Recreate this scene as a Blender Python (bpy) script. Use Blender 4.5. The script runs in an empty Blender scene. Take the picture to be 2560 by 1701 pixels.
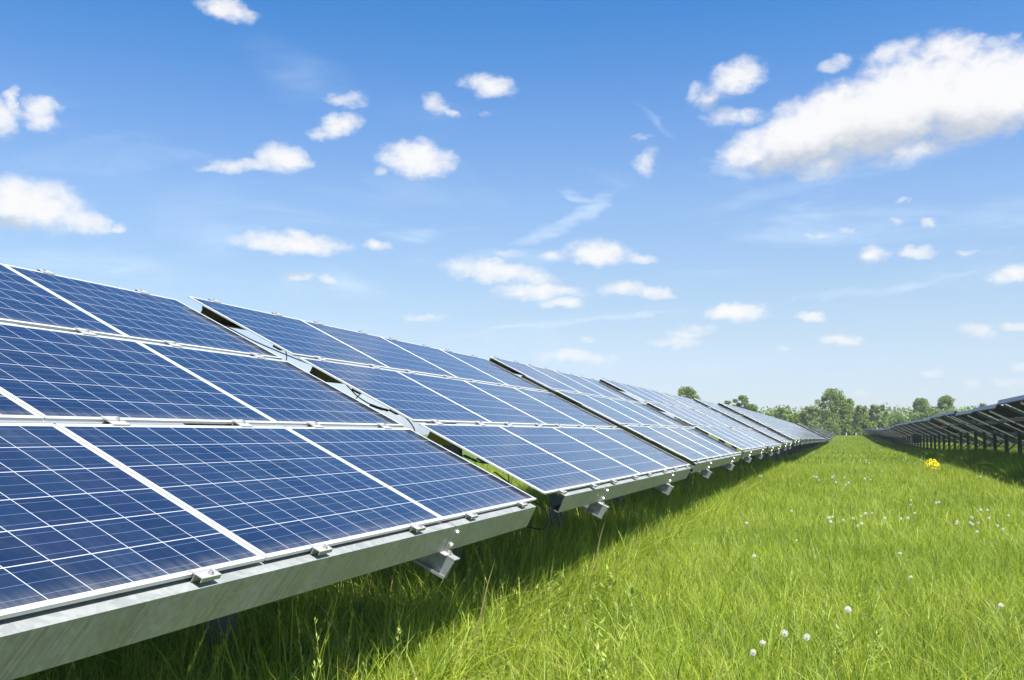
import bpy, math, random
import numpy as np
from mathutils import Matrix, Vector

R = math.radians
SC = bpy.context.scene
COL = SC.collection
random.seed(7)
rng = np.random.default_rng(7)

# ------------------------------------------------------------------ camera, light, exposure
CAM_Z = 1.5
FPX, IW, IH = 2598.5, 2560.0, 1701.0
CX = Vector((0.95455, 0.29805, 0.0))
CY = Vector((-0.02690, 0.08616, -0.99592))      # image down
CZ = Vector((-0.29683, 0.95065, 0.09026))       # forward
cam = bpy.data.cameras.new("camera")
cam.sensor_width = 36.0
cam.lens = FPX / IW * 36.0
cam.clip_start = 0.05
cam.clip_end = 6000
co = bpy.data.objects.new("camera", cam)
COL.objects.link(co)
co.matrix_world = Matrix(((CX.x, -CY.x, -CZ.x, 0), (CX.y, -CY.y, -CZ.y, 0), (CX.z, -CY.z, -CZ.z, CAM_Z), (0, 0, 0, 1)))
SC.camera = co

SUN_EL, SUN_PHI = R(61), R(-25)                 # phi: from +x (down-slope side) towards -y (behind the camera)
sdir = Vector((math.cos(SUN_EL) * math.cos(SUN_PHI), math.cos(SUN_EL) * math.sin(SUN_PHI), math.sin(SUN_EL)))
sl = bpy.data.lights.new("sun", 'SUN')
sl.energy = 5.0
sl.angle = R(0.53)
sl.color = (1.0, 0.96, 0.89)
so = bpy.data.objects.new("sun", sl)
COL.objects.link(so)
so.rotation_euler = (-sdir).to_track_quat('-Z', 'Y').to_euler()

SKY_K = 0.16 / 2 ** 1.03
SC.view_settings.view_transform = 'Standard'
SC.view_settings.look = 'None'
SC.view_settings.exposure = 1.4
SC.view_settings.gamma = 1.0
SC.view_settings.use_curve_mapping = False
SC.render.engine = 'CYCLES'
SC.cycles.max_bounces = 8
SC.cycles.transparent_max_bounces = 8
SC.cycles.use_denoising = True


def pray(px, py):
    """world direction through a point of the picture, y component 1"""
    d = CX * ((px - IW / 2) / FPX) + CY * ((py - IH / 2) / FPX) + CZ
    return d / d.y


def place(px, py, dist):
    d = pray(px, py) * dist
    return Vector((d.x, d.y, d.z + CAM_Z))


# ------------------------------------------------------------------ node helpers
class NT:
    def __init__(self, tree):
        self.t = tree
        self.n = tree.nodes
        self.l = tree.links

    def new(self, kind, **kw):
        nd = self.n.new(kind)
        for k, v in kw.items():
            setattr(nd, k, v)
        return nd

    def put(self, sock, v):
        if v is None:
            return
        if hasattr(v, 'is_output'):
            self.l.new(v, sock)
        else:
            sock.default_value = v

    def math(self, op, a, b=None, c=None, clamp=False):
        nd = self.new('ShaderNodeMath', operation=op, use_clamp=clamp)
        self.put(nd.inputs[0], a)
        self.put(nd.inputs[1], b)
        self.put(nd.inputs[2], c)
        return nd.outputs[0]

    def vec(self, op, a, b=None, c=None, out=0):
        nd = self.new('ShaderNodeVectorMath', operation=op)
        self.put(nd.inputs[0], a)
        self.put(nd.inputs[1], b)
        self.put(nd.inputs[2], c)
        return nd.outputs['Value'] if op in ('LENGTH', 'DOT_PRODUCT', 'DISTANCE') else nd.outputs[0]

    def ss(self, x, lo, hi, a=0.0, b=1.0):
        nd = self.new('ShaderNodeMapRange', interpolation_type='SMOOTHSTEP')
        self.put(nd.inputs['Value'], x)
        nd.inputs['From Min'].default_value = lo
        nd.inputs['From Max'].default_value = hi
        nd.inputs['To Min'].default_value = a
        nd.inputs['To Max'].default_value = b
        return nd.outputs[0]

    def noise(self, vec, scale, detail=4, rough=0.5, dist=0.0, col=False):
        nd = self.new('ShaderNodeTexNoise')
        self.put(nd.inputs['Vector'], vec)
        nd.inputs['Scale'].default_value = scale
        nd.inputs['Detail'].default_value = detail
        nd.inputs['Roughness'].default_value = rough
        nd.inputs['Distortion'].default_value = dist
        return nd.outputs['Color' if col else 'Fac']

    def mix(self, f, a, b, mode='MIX'):
        nd = self.new('ShaderNodeMix', data_type='RGBA', blend_type=mode)
        self.put(nd.inputs[0], f)
        self.put(nd.inputs[6], a)
        self.put(nd.inputs[7], b)
        return nd.outputs[2]

    def xyz(self, v):
        nd = self.new('ShaderNodeSeparateXYZ')
        self.put(nd.inputs[0], v)
        return nd.outputs

    def comb(self, x, y, z=0.0):
        nd = self.new('ShaderNodeCombineXYZ')
        self.put(nd.inputs[0], x)
        self.put(nd.inputs[1], y)
        self.put(nd.inputs[2], z)
        return nd.outputs[0]


def rgb(r, g, b):
    return (r, g, b, 1.0)


# ------------------------------------------------------------------ world: Nishita sky with clouds at their compass directions
PX = 2560 / 2360.0
CL = [  # centre x, y, half width, half height (photo px / PX), strength, tilt degrees
    (522, 22, 66, 27, 1, 8), (-10, 268, 62, 44, 1, 0), (96, 262, 46, 34, 1, 10), (28, 232, 18, 28, .9, 20),
    (60, 470, 150, 56, 1.2, 3), (190, 508, 60, 26, 1, 10), (268, 523, 22, 9, .6, 0),
    (652, 365, 60, 34, 1.1, 0), (560, 382, 95, 16, .8, -6), (802, 230, 46, 13, .6, 0),
    (784, 287, 52, 28, 1, -12), (742, 306, 32, 13, .7, -15), (1128, 198, 62, 25, 1, 5),
    (1003, 240, 30, 19, .7, 20), (1034, 257, 24, 9, .6, 15), (1115, 262, 14, 6, .4, 0), (962, 370, 86, 41, 1.2, 6), (876, 396, 14, 12, .5, 0),
    (674, 562, 125, 26, 1.1, 2), (620, 566, 70, 16, .9, 0), (866, 563, 33, 13, .8, 0), (1140, 625, 115, 25, 1, 5), (1215, 640, 80, 18, .7, 8),
    (1240, 671, 108, 19, .9, 0), (1292, 700, 56, 13, .8, 0), (1378, 585, 75, 30, 1.1, 3), (1272, 591, 30, 12, .6, 0),
    (1475, 600, 46, 12, .8, 2), (1435, 667, 54, 16, .8, 0), (1514, 676, 36, 14, .8, 8), (1700, 722, 78, 22, 1.1, 2),
    (1870, 730, 38, 11, .9, 0), (1330, 823, 90, 15, .8, 3), (1565, 790, 70, 12, .6, -2), (1585, 772, 52, 12, .6, 0),
    (1612, 755, 32, 10, .4, 0), (1938, 783, 50, 12, .8, 2), (2010, 588, 36, 19, .9, 0), (2114, 582, 48, 16, .9, 2),
    (2228, 583, 18, 7, .4, 0), (2335, 634, 56, 18, .9, -8), (2258, 762, 42, 16, .7, 8), (2340, 752, 34, 8, .6, 0), (2147, 858, 34, 9, .7, 0),
    (2345, 848, 32, 11, .7, 0), (2238, 882, 24, 9, .6, 0), (2330, 880, 40, 6, .35, 0), (1978, 907, 20, 7, .5, 0), (985, 733, 52, 9, .5, 0),
    (680, 637, 36, 9, .55, 0), (752, 645, 30, 11, .6, 5), (2140, 513, 20, 10, .65, 0), (2068, 510, 14, 9, .45, 0),
    (2084, 465, 20, 6, .4, -20), (1885, 540, 34, 9, .4, 0), (1952, 536, 16, 7, .35, 0), (1170, 585, 34, 9, .4, 0), (1358, 780, 18, 7, .5, 0), (1487, 727, 20, 6, .4, 0), (1802, 802, 14, 7, .4, 0),
    (1700, 178, 66, 38, 1, -14), (1640, 222, 44, 26, .6, -40), (1600, 215, 22, 16, .4, -40),
    (1735, 348, 80, 46, 1.1, -12), (1880, 294, 190, 74, 1.5, -22), (2060, 245, 240, 93, 1.6, -17), (2270, 215, 190, 90, 1.6, -6),
    (2185, 122, 88, 46, 1.0, 6), (2060, 122, 66, 28, .75, -12), (1920, 146, 40, 18, .7, -8), (1898, 385, 62, 26, .9, -8),
    (2110, 345, 90, 26, .8, -16), (1690, 268, 72, 20, .75, 0), (2295, 102, 44, 16, .6, -10), (2345, 240, 60, 34, .9, 0), (2230, 308, 80, 22, .7, -14),
    (1492, 370, 26, 34, .5, 10), (1478, 316, 18, 7, .3, 0),
]
CIR = [  # thin cirrus wisps
    (1290, 520, 120, 16, .9, -20), (1372, 476, 60, 20, 1, -40), (1335, 452, 60, 12, .8, 14), (965, 545, 70, 18, .7, 6), (1505, 272, 60, 12, .5, 35), (1660, 392, 80, 14, .7, 24),
    (200, 605, 220, 30, .6, 0), (2050, 660, 320, 9, .6, -8), (1300, 742, 320, 9, .6, -7), (1150, 600, 170, 22, .5, -8), (1900, 420, 330, 20, .4, -10), (700, 170, 130, 60, .3, 20), (460, 480, 120, 60, .3, -10),
]


def azel(px, py):
    d = pray(px, py).normalized()
    return math.atan2(d.x, d.y), math.asin(d.z)


def cloud_group(CL=CL, nm="cloud_field"):
    g = bpy.data.node_groups.new(nm, 'ShaderNodeTree')
    g.interface.new_socket("P", in_out='INPUT', socket_type='NodeSocketVector')
    g.interface.new_socket("D", in_out='OUTPUT', socket_type='NodeSocketFloat')
    t = NT(g)
    gi, go = t.new('NodeGroupInput'), t.new('NodeGroupOutput')
    p = gi.outputs[0]
    acc = None
    for (cx, cy, hw, hh, st, tilt) in CL:
        if hw < 3:
            continue
        # the tiny term makes each step wait for the one before, which keeps the compiled stack small
        pin = p if acc is None else t.vec('MULTIPLY_ADD', acc, (1e-7, 1e-7, 0), p)
        a, e = azel(cx * PX, cy * PX)
        k = PX / FPX
        ca, sa = math.cos(-R(tilt)), math.sin(-R(tilt))
        # horizontal angles are stretched away from the middle of the view: correct with the local slope
        a2, e2 = azel(cx * PX + 10, cy * PX)
        fx = math.hypot(a2 - a, e2 - e) / (10 / FPX)
        m = t.new('ShaderNodeMapping', vector_type='TEXTURE')
        t.l.new(pin, m.inputs[0])
        m.inputs['Location'].default_value = (a, e, 0)
        m.inputs['Rotation'].default_value = (0, 0, -R(tilt))
        m.inputs['Scale'].default_value = (hw * k * fx * 1.12, hh * k * 1.12, 1)
        ln = t.vec('DOT_PRODUCT', m.outputs[0], m.outputs[0])
        v = t.math('MULTIPLY_ADD', ln, -st, st)
        if acc is None:
            acc = v
        else:
            nd = t.new('ShaderNodeMath', operation='SMOOTH_MAX')
            t.l.new(acc, nd.inputs[0])
            t.l.new(v, nd.inputs[1])
            nd.inputs[2].default_value = 0.12
            acc = nd.outputs[0]
    t.l.new(acc, go.inputs[0])
    return g


world = bpy.data.worlds.new("World")
SC.world = world
world.use_nodes = True
wt = NT(world.node_tree)
wt.n.clear()
sky = wt.new('ShaderNodeTexSky', sky_type='NISHITA')
sky.sun_disc = False
sky.sun_elevation = SUN_EL
sky.sun_rotation = math.pi / 2 - SUN_PHI
sky.altitude = 50
sky.air_density = 1.0
sky.dust_density = 0.6
sky.ozone_density = 1.5
geo = wt.new('ShaderNodeTexCoord')
d = wt.vec('NORMALIZE', geo.outputs['Generated'])
dx, dy, dz = wt.xyz(d)
az = wt.math('ARCTAN2', dx, dy)
el = wt.math('ARCSINE', dz)
P = wt.comb(az, el)
# warp the coordinates a little so outlines are ragged
w1 = wt.noise(wt.vec('MULTIPLY', P, (1, 1.5, 1)), 38, 5, 0.62, col=True)
w1c = wt.vec('MULTIPLY', wt.vec('SUBTRACT', w1, (0.5, 0.5, 0.5)), (0.030, 0.017, 0))
PW = wt.vec('ADD', P, w1c)
grp = cloud_group()


def field(vec):
    nd = wt.new('ShaderNodeGroup')
    nd.node_tree = grp
    wt.l.new(vec, nd.inputs[0])
    return nd.outputs[0]


f0 = field(PW)
f1 = field(wt.vec('ADD', wt.vec('MULTIPLY_ADD', f0, (1e-7, 1e-7, 0), PW), (0.016, 0.024, 0)))
n2 = wt.noise(wt.vec('MULTIPLY', P, (1, 1.35, 1)), 60, 8, 0.6, 0.3)
n2c = wt.math('SUBTRACT', n2, 0.5)
rag = wt.math('MULTIPLY_ADD', n2c, 1.5, f0)
rag1 = wt.math('MULTIPLY_ADD', n2c, 0.7, f1)
alpha = wt.ss(rag, -0.25, 1.25)
alpha = wt.math('MULTIPLY', alpha, wt.ss(f0, -0.55, 0.15))
lit = wt.ss(wt.math('SUBTRACT', rag, rag1), -0.65, 0.25)
deep = wt.ss(rag1, 0.15, 1.2)
shade = wt.math('MULTIPLY', wt.math('SUBTRACT', 1.0, lit), deep)
ccol = wt.mix(shade, rgb(.375, .372, .372), rgb(.235, .25, .272))  # sunlit and shaded sides of the clouds painted in as two colours
# thin cirrus
ci_v = wt.vec('MULTIPLY', P, (3.0, 14.0, 1))
ci_r = wt.new('ShaderNodeMapping')
wt.l.new(ci_v, ci_r.inputs[0])
ci_r.inputs['Rotation'].default_value = (0, 0, R(-22))
ci = wt.noise(ci_r.outputs[0], 1.3, 6, 0.62, 0.8)
cirrus = wt.math('MULTIPLY', wt.math('MULTIPLY', wt.ss(ci, 0.50, 0.84), 0.40), wt.ss(el, .34, .22))

# grade the Nishita sky: more saturated overhead, pale at the horizon, as through the photographer's filter
hs = wt.new('ShaderNodeHueSaturation')
wt.l.new(sky.outputs[0], hs.inputs['Color'])
hs.inputs['Saturation'].default_value = 1.12
hs.inputs['Value'].default_value = 1.0
skyc = wt.vec('MULTIPLY', hs.outputs[0], (SKY_K, SKY_K, SKY_K))
ELR = wt.new('ShaderNodeValToRGB')
wt.l.new(wt.math('DIVIDE', el, 0.75), ELR.inputs[0])
cr = ELR.color_ramp
for i_, (p_, c_) in enumerate([(.0, (.59, .70, 1.0)), (.07, (.65, .66, .83)), (.121, (.735, .69, .75)), (.184, (.79, .745, .76)), (.296, (.80, .80, .85)), (.404, (.60, .735, .89)), (.523, (.32, .65, .885)), (.70, (.20, .56, .88))]):
    e_ = cr.elements[i_] if i_ < 2 else cr.elements.new(p_)
    e_.position = p_
    e_.color = rgb(*c_)
GRADE = ELR
skyg = wt.mix(1.0, skyc, ELR.outputs[0], 'MULTIPLY')
cg = wt.new('ShaderNodeGroup')
cg.node_tree = cloud_group(CIR, "cirrus_field")
w3 = wt.vec('MULTIPLY', wt.vec('SUBTRACT', wt.noise(wt.vec('MULTIPLY', P, (1, 2, 1)), 9, 4, 0.6, col=True), (0.5, 0.5, 0.5)), (0.10, 0.035, 0))
wt.l.new(wt.vec('ADD', wt.vec('MULTIPLY_ADD', f1, (1e-7, 1e-7, 0), P), w3), cg.inputs[0])
fib = wt.noise(wt.vec('MULTIPLY', ci_r.outputs[0], (2.2, 2.6, 1)), 2.2, 7, 0.62, 0.6)
wisp = wt.math('MULTIPLY', wt.ss(cg.outputs[0], -0.1, 1.0), wt.ss(fib, 0.30, 0.75, 0.12, 0.50))
cirrus = wt.math('MAXIMUM', cirrus, wisp)
s1 = wt.mix(cirrus, skyg, rgb(.35, .395, .44))
s2 = wt.mix(wt.math('MULTIPLY', alpha, wt.ss(el, 0.0, 0.12, 0.5, 0.97)), s1, ccol)
bg = wt.new('ShaderNodeBackground')
wt.l.new(s2, bg.inputs[0])
bg.inputs[1].default_value = 1.0
wo = wt.new('ShaderNodeOutputWorld')
wt.l.new(bg.outputs[0], wo.inputs[0])

# ------------------------------------------------------------------ materials


def mat(name):
    m = bpy.data.materials.new(name)
    m.use_nodes = True
    t = NT(m.node_tree)
    return m, t, t.n['Principled BSDF']


def simple(name, c, rough=0.6, metal=0.0, spec=0.5, var=0.0, scale=20):
    m, t, b = mat(name)
    b.inputs['Base Color'].default_value = rgb(*c)
    b.inputs['Roughness'].default_value = rough
    b.inputs['Metallic'].default_value = metal
    b.inputs['Specular IOR Level'].default_value = spec
    if var:
        tc = t.new('ShaderNodeTexCoord')
        n = t.noise(tc.outputs['Object'], scale, 5, 0.6)
        t.l.new(t.mix(n, rgb(*[x * (1 - var) for x in c]), rgb(*[x * (1 + var) for x in c])), b.inputs['Base Color'])
    return m


M = {}
M['alu'] = simple('bright_aluminium', (.56, .56, .55), .38, .25, .5, .04, 30)
M['clamp'] = simple('clamp_aluminium', (.46, .455, .44), .45, .5, .5, .15, 60)
M['bolt'] = simple('bolt_steel', (.50, .50, .48), .35, .8)
M['black'] = simple('black_rubber', (.012, .012, .013), .45)
M['back'] = simple('dark_backsheet', (.026, .033, .033), .5, 0, .4, .2, 4)


def galv(name, c, streaks):
    m, t, b = mat(name)
    tc = t.new('ShaderNodeTexCoord')
    o = tc.outputs['Object']
    vor = t.new('ShaderNodeTexVoronoi')
    t.l.new(o, vor.inputs['Vector'])
    vor.inputs['Scale'].default_value = 45
    vg = t.xyz(vor.outputs['Color'])[0]
    sp = t.mix(vg, rgb(*[x * .88 for x in c]), rgb(*[x * 1.12 for x in c]))
    n = t.noise(o, 3.0, 6, 0.65)
    base = t.mix(t.ss(n, 0.3, 0.75), t.mix(1.0, sp, rgb(.86, .88, .87), 'MULTIPLY'), sp)
    if streaks:   # slanting run-off stains on the web
        mp = t.new('ShaderNodeMapping')
        t.l.new(o, mp.inputs[0])
        mp.inputs['Rotation'].default_value = (0, R(-24), 0)
        v = t.vec('MULTIPLY', mp.outputs[0], (95, 6, 2.6))
        s = t.noise(v, 1.0, 5, 0.7, 0.5)
        v2 = t.vec('MULTIPLY', mp.outputs[0], (9, 2, 1.2))
        s2_ = t.noise(v2, 1.0, 3, 0.5)
        k = t.math('MULTIPLY', t.ss(s, 0.46, 0.62), t.ss(s2_, 0.32, 0.62, 0.25, 1.0))
        base = t.mix(t.math('MULTIPLY', k, 0.45), base, rgb(.10, .105, .09))
        base = t.mix(t.ss(t.noise(o, 1.4, 3, 0.5), 0.45, 0.7, 0, .35), base, rgb(.27, .265, .24))
        edge = t.new('ShaderNodeAttribute', attribute_name='rust')
    t.l.new(base, b.inputs['Base Color'])
    b.inputs['Metallic'].default_value = 0.22
    t.l.new(t.ss(n, 0.2, 0.8, 0.38, 0.6), b.inputs['Roughness'])
    bm_ = t.new('ShaderNodeBump')
    bm_.inputs['Strength'].default_value = 0.12
    bm_.inputs['Distance'].default_value = 0.004
    t.l.new(t.noise(o, 90, 3, 0.6), bm_.inputs['Height'])
    t.l.new(bm_.outputs[0], b.inputs['Normal'])
    return m


M['galv'] = galv('galvanised_steel', (.25, .26, .254), False)
M['galvpost'] = galv('shaded_galvanised_steel', (.14, .15, .14), False)  # darker copy of the steel: shade under the tables put into its colour
M['galvweb'] = galv('stained_galvanised_steel', (.44, .405, .42), True)


def glass_mat():
    m, t, b = mat('solar_cells_under_glass')
    tc = t.new('ShaderNodeTexCoord')
    x, y, z = t.xyz(tc.outputs['Object'])     # x 0..1.65 along the row, y 0..0.992 up the slope
    MX, MY = 0.020, 0.019                      # margins to the first cell
    PXC, PYC = (1.657 - 2 * MX) / 10, (0.992 - 2 * MY) / 6
    u = t.math('DIVIDE', t.math('SUBTRACT', x, MX), PXC)
    v = t.math('DIVIDE', t.math('SUBTRACT', y, MY), PYC)
    fu, fv = t.math('FRACT', u), t.math('FRACT', v)
    hw = 0.0018
    du = t.math('MULTIPLY', t.math('SUBTRACT', 0.5, t.math('ABSOLUTE', t.math('SUBTRACT', fu, 0.5))), PXC)
    dv = t.math('MULTIPLY', t.math('SUBTRACT', 0.5, t.math('ABSOLUTE', t.math('SUBTRACT', fv, 0.5))), PYC)
    grid = t.math('LESS_THAN', t.math('MINIMUM', du, dv), hw)
    out = t.math('MAXIMUM', t.math('MAXIMUM', t.math('LESS_THAN', u, 0.0), t.math('GREATER_THAN', u, 10.0)),
                 t.math('MAXIMUM', t.math('LESS_THAN', v, 0.0), t.math('GREATER_THAN', v, 6.0)))
    white = t.math('MAXIMUM', grid, out)
    # three busbars per cell, parallel to the row
    fb = t.math('FRACT', t.math('MULTIPLY', fv, 3.0))
    bb = t.math('LESS_THAN', t.math('ABSOLUTE', t.math('SUBTRACT', fb, 0.5)), 0.016)
    cell = t.comb(t.math('FLOOR', u), t.math('FLOOR', v), 0)
    oi = t.new('ShaderNodeObjectInfo')
    wn = t.new('ShaderNodeTexWhiteNoise', noise_dimensions='4D')
    t.l.new(cell, wn.inputs['Vector'])
    t.l.new(t.math('MULTIPLY', oi.outputs['Random'], 57.3), wn.inputs['W'])
    vor = t.new('ShaderNodeTexVoronoi')
    t.l.new(t.vec('ADD', tc.outputs['Object'], t.vec('MULTIPLY', cell, (3.1, 1.7, 0))), vor.inputs['Vector'])
    vor.inputs['Scale'].default_value = 110
    gr = t.xyz(vor.outputs['Color'])[0]
    ca = t.mix(wn.outputs['Value'], rgb(.0045, .0095, .025), rgb(.008, .0175, .041))
    ca = t.mix(t.ss(gr, 0, 1, 0, 0.40), ca, rgb(.004, .010, .030))
    wn2 = t.xyz(wn.outputs['Color'])[1]
    ca = t.mix(t.ss(wn2, 0.55, 1.0, 0, .45), ca, rgb(.009, .012, .036))
    ca = t.mix(bb, ca, rgb(.085, .11, .18))
    c = t.mix(white, ca, rgb(.38, .40, .43))
    dn = t.noise(tc.outputs['Object'], 1.6, 5, .6)
    st_ = t.noise(t.vec('MULTIPLY', tc.outputs['Object'], (22, 1.6, 1)), 1.0, 5, .65)
    c = t.mix(t.math('MULTIPLY', t.ss(dn, .35, .8, .01, .07), t.ss(st_, .35, .7, .3, 1.0)), c, rgb(.30, .31, .30))
    c = t.mix(t.math('MULTIPLY', t.ss(y, .10, .0), t.ss(st_, .3, .7, .05, .35)), c, rgb(.22, .21, .17))
    t.l.new(c, b.inputs['Base Color'])
    t.l.new(t.ss(dn, .3, .8, .11, .19), b.inputs['Roughness'])
    b.inputs['IOR'].default_value = 1.52
    b.inputs['Specular IOR Level'].default_value = 0.65
    return m


M['cells'] = glass_mat()

# ------------------------------------------------------------------ mesh helpers


def mesh_from(name, verts, faces, mats, fmat=None, smooth=False):
    me = bpy.data.meshes.new(name)
    me.from_pydata([tuple(v) for v in verts], [], faces)
    for m in mats:
        me.materials.append(m)
    if fmat is not None:
        me.polygons.foreach_set('material_index', fmat)
    if smooth:
        me.polygons.foreach_set('use_smooth', [True] * len(me.polygons))
    me.update()
    return me


class MB:
    def __init__(self):
        self.v, self.f, self.m = [], [], []

    def box(self, x0, x1, y0, y1, z0, z1, mi=0):
        b = len(self.v)
        self.v += [(x, y, z) for z in (z0, z1) for y in (y0, y1) for x in (x0, x1)]
        for q in ((0, 2, 3, 1), (4, 5, 7, 6), (0, 1, 5, 4), (2, 6, 7, 3), (0, 4, 6, 2), (1, 3, 7, 5)):
            self.f.append(tuple(b + i for i in q))
            self.m.append(mi)
        return self

    def prism(self, prof, a0, a1, axis='x', mi=0):
        """closed 2D profile extruded; axis x: profile is (y,z); axis y: profile is (x,z); axis z: profile is (x,y)"""
        b = len(self.v)
        n = len(prof)
        ar = sum(prof[i][0] * prof[(i + 1) % n][1] - prof[(i + 1) % n][0] * prof[i][1] for i in range(n))
        if ar < 0:
            prof = prof[::-1]
        for a in (a0, a1):
            for p, q in prof:
                self.v.append((a, p, q) if axis == 'x' else (p, a, q) if axis == 'y' else (p, q, a))
        flip = axis == 'y'
        ft = [tuple(b + i for i in range(n))[::-1], tuple(b + n + i for i in range(n))]
        for i in range(n):
            j = (i + 1) % n
            ft.append((b + i, b + j, b + n + j, b + n + i))
        for q in ft:
            self.f.append(q[::-1] if flip else q)
            self.m.append(mi)
        return self

    def cyl(self, c, d, r, h, seg=8, mi=0, r2=None):
        c = Vector(c)
        d = Vector(d).normalized()
        s = d.orthogonal().normalized()
        t = d.cross(s)
        b = len(self.v)
        r2 = r if r2 is None else r2
        for k, rr in ((0, r), (1, r2)):
            for i in range(seg):
                a = 2 * math.pi * i / seg
                self.v.append(tuple(c + d * (h * k) + (s * math.cos(a) + t * math.sin(a)) * rr))
        self.f.append(tuple(b + i for i in range(seg))[::-1])
        self.f.append(tuple(b + seg + i for i in range(seg)))
        self.m += [mi, mi]
        for i in range(seg):
            j = (i + 1) % seg
            self.f.append((b + i, b + j, b + seg + j, b + seg + i))
            self.m.append(mi)
        return self

    def tube(self, pts, r, seg=6, mi=0):
        pts = [Vector(p) for p in pts]
        b = len(self.v)
        n = len(pts)
        for i, p in enumerate(pts):
            d = (pts[min(i + 1, n - 1)] - pts[max(i - 1, 0)]).normalized()
            s = d.cross(Vector((0.13, 0.2, 1))).normalized()
            t = d.cross(s)
            rr = r[i] if isinstance(r, (list, tuple)) else r
            for k in range(seg):
                a = 2 * math.pi * k / seg
                self.v.append(tuple(p + (s * math.cos(a) + t * math.sin(a)) * rr))
        for i in range(n - 1):
            for k in range(seg):
                j = (k + 1) % seg
                self.f.append((b + i * seg + k, b + i * seg + j, b + (i + 1) * seg + j, b + (i + 1) * seg + k))
                self.m.append(mi)
        self.f.append(tuple(b + k for k in range(seg))[::-1])
        self.f.append(tuple(b + (n - 1) * seg + k for k in range(seg)))
        self.m += [mi, mi]
        return self

    def mesh(self, name, mats, smooth=False):
        return mesh_from(name, self.v, self.f, mats, self.m, smooth)


def link(name, data, parent=None, mx=None):
    o = bpy.data.objects.new(name, data)
    COL.objects.link(o)
    if parent is not None:
        o.parent = parent
    if mx is not None:
        o.matrix_local = mx
    return o


def tag(o, label=None, cat=None, group=None, kind=None):
    if label:
        o['label'] = label
    if cat:
        o['category'] = cat
    if group:
        o['group'] = group
    if kind:
        o['kind'] = kind
    return o


def bez(p0, p1, p2, p3, n=14):
    p0, p1, p2, p3 = map(Vector, (p0, p1, p2, p3))
    return [p0 * (1 - t) ** 3 + p1 * 3 * t * (1 - t) ** 2 + p2 * 3 * t * t * (1 - t) + p3 * t ** 3 for t in [i / (n - 1) for i in range(n)]]


# ------------------------------------------------------------------ ground
def gz(x, y):
    ys = [0, 110, 135, 160, 190, 220, 300, 2000]
    zs = [0, 0, .12, .40, .78, .93, .95, .95]
    r_ = float(np.interp(y, ys, zs))
    return r_ + 0.03 * math.sin(x * .35 + 1) * math.sin(y * .19)


def build_ground():
    m, t, b = mat('meadow_soil_and_turf')
    g = t.new('ShaderNodeNewGeometry')
    p = g.outputs['Position']
    n = t.noise(p, 0.5, 6, .6)
    n2 = t.noise(p, 9.0, 5, .7)
    c = t.mix(n, rgb(.05, .085, .012), rgb(.085, .13, .018))  # soil colour darkened to deepen the shade between the blades
    c = t.mix(t.ss(n2, .4, .75, 0, .55), c, rgb(.035, .07, .012))
    t.l.new(c, b.inputs['Base Color'])
    b.inputs['Roughness'].default_value = .9
    b.inputs['Specular IOR Level'].default_value = .1
    xs = [-1200, -600, -300, -120, -60, -40, -30] + list(range(-24, 46, 3)) + [52, 60, 80, 120, 200, 400, 700, 1200]
    ys = [-300, -150, -60, -20, -8] + list(range(-4, 120, 4)) + list(range(120, 330, 10)) + [400, 600, 900, 1300]
    v = [(x, y, gz(x, y)) for y in ys for x in xs]
    nx = len(xs)
    f = [(j * nx + i, j * nx + i + 1, (j + 1) * nx + i + 1, (j + 1) * nx + i) for j in range(len(ys) - 1) for i in range(nx - 1)]
    o = link('ground', mesh_from('ground', v, f, [m], smooth=True))
    tag(o, kind='structure')


build_ground()

# ------------------------------------------------------------------ solar tables
TILT = R(27.0)
MW, MH, MP, GAP = 1.657, 0.992, 1.67, 0.045
TS = [0.0, MH + GAP, 2 * (MH + GAP)]
TT = 3 * MH + 2 * GAP
FH = 0.013                 # frame height
PT = -0.025                # purlin top flange level (normal to the panel)
PH = 0.142                 # purlin web height
LEN = 4 * MP - 0.013


def tilt_mx(h):
    # local x = along the row (world +y), local y = up the slope (towards world -x), local z = panel normal
    c, s = math.cos(TILT), math.sin(TILT)
    return Matrix(((0, -c, s, 0), (1, 0, 0, 0), (0, s, c, h), (0, 0, 0, 1)))


ME = {}
# module: glass sheet and frame
fw = 0.009
gm = MB()
b = 0.006
gm.box(fw, MW - fw, fw, MH - fw, -0.006, -0.0015)
gm.m = [0 if i == 1 else 1 for i in range(6)]
ME['glass'] = gm.mesh('module_glass', [M['cells'], M['back']])
fm = MB()
ch = 0.0015
pr = [(0, -FH), (0, -ch), (ch, 0), (fw, 0), (fw, -0.0062), (0.0025, -0.0062), (0.0025, -FH + .0015), (.014, -FH + .0015), (.014, -FH)]
fm.prism(pr, 0, MW, 'x')
fm.prism([(MH - p, q) for p, q in pr], 0, MW, 'x')
fm.prism([(p, q) for p, q in pr], fw + .0001, MH - fw - .0001, 'y')
fm.prism([(MW - p, q) for p, q in pr], fw + .0001, MH - fw - .0001, 'y')
ME['frame'] = fm.mesh('module_frame', [M['alu']])
# far version: frame and glass in one
far = MB()
far.box(0, MW, 0, MH, -FH, -0.0022, 1)
far.box(fw, MW - fw, fw, MH - fw, -0.0022, -0.0006, 0)
far.box(0, MW, 0, .010, -.0021, 0.0, 1).box(0, MW, MH - .010, MH, -.0021, 0.0, 1)
far.box(0, .010, .0101, MH - .0101, -.0021, 0.0, 1).box(MW - .010, MW, .0101, MH - .0101, -.0021, 0.0, 1)
far.m[0] = 2
ME['farmod'] = far.mesh('module_simple', [M['cells'], M['alu'], M['back']])
jb = MB().box(MW / 2 - .06, MW / 2 + .06, MH - .18, MH - .06, -.036, -.0065)
ME['jbox'] = jb.mesh('junction_box', [M['black']])

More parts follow.
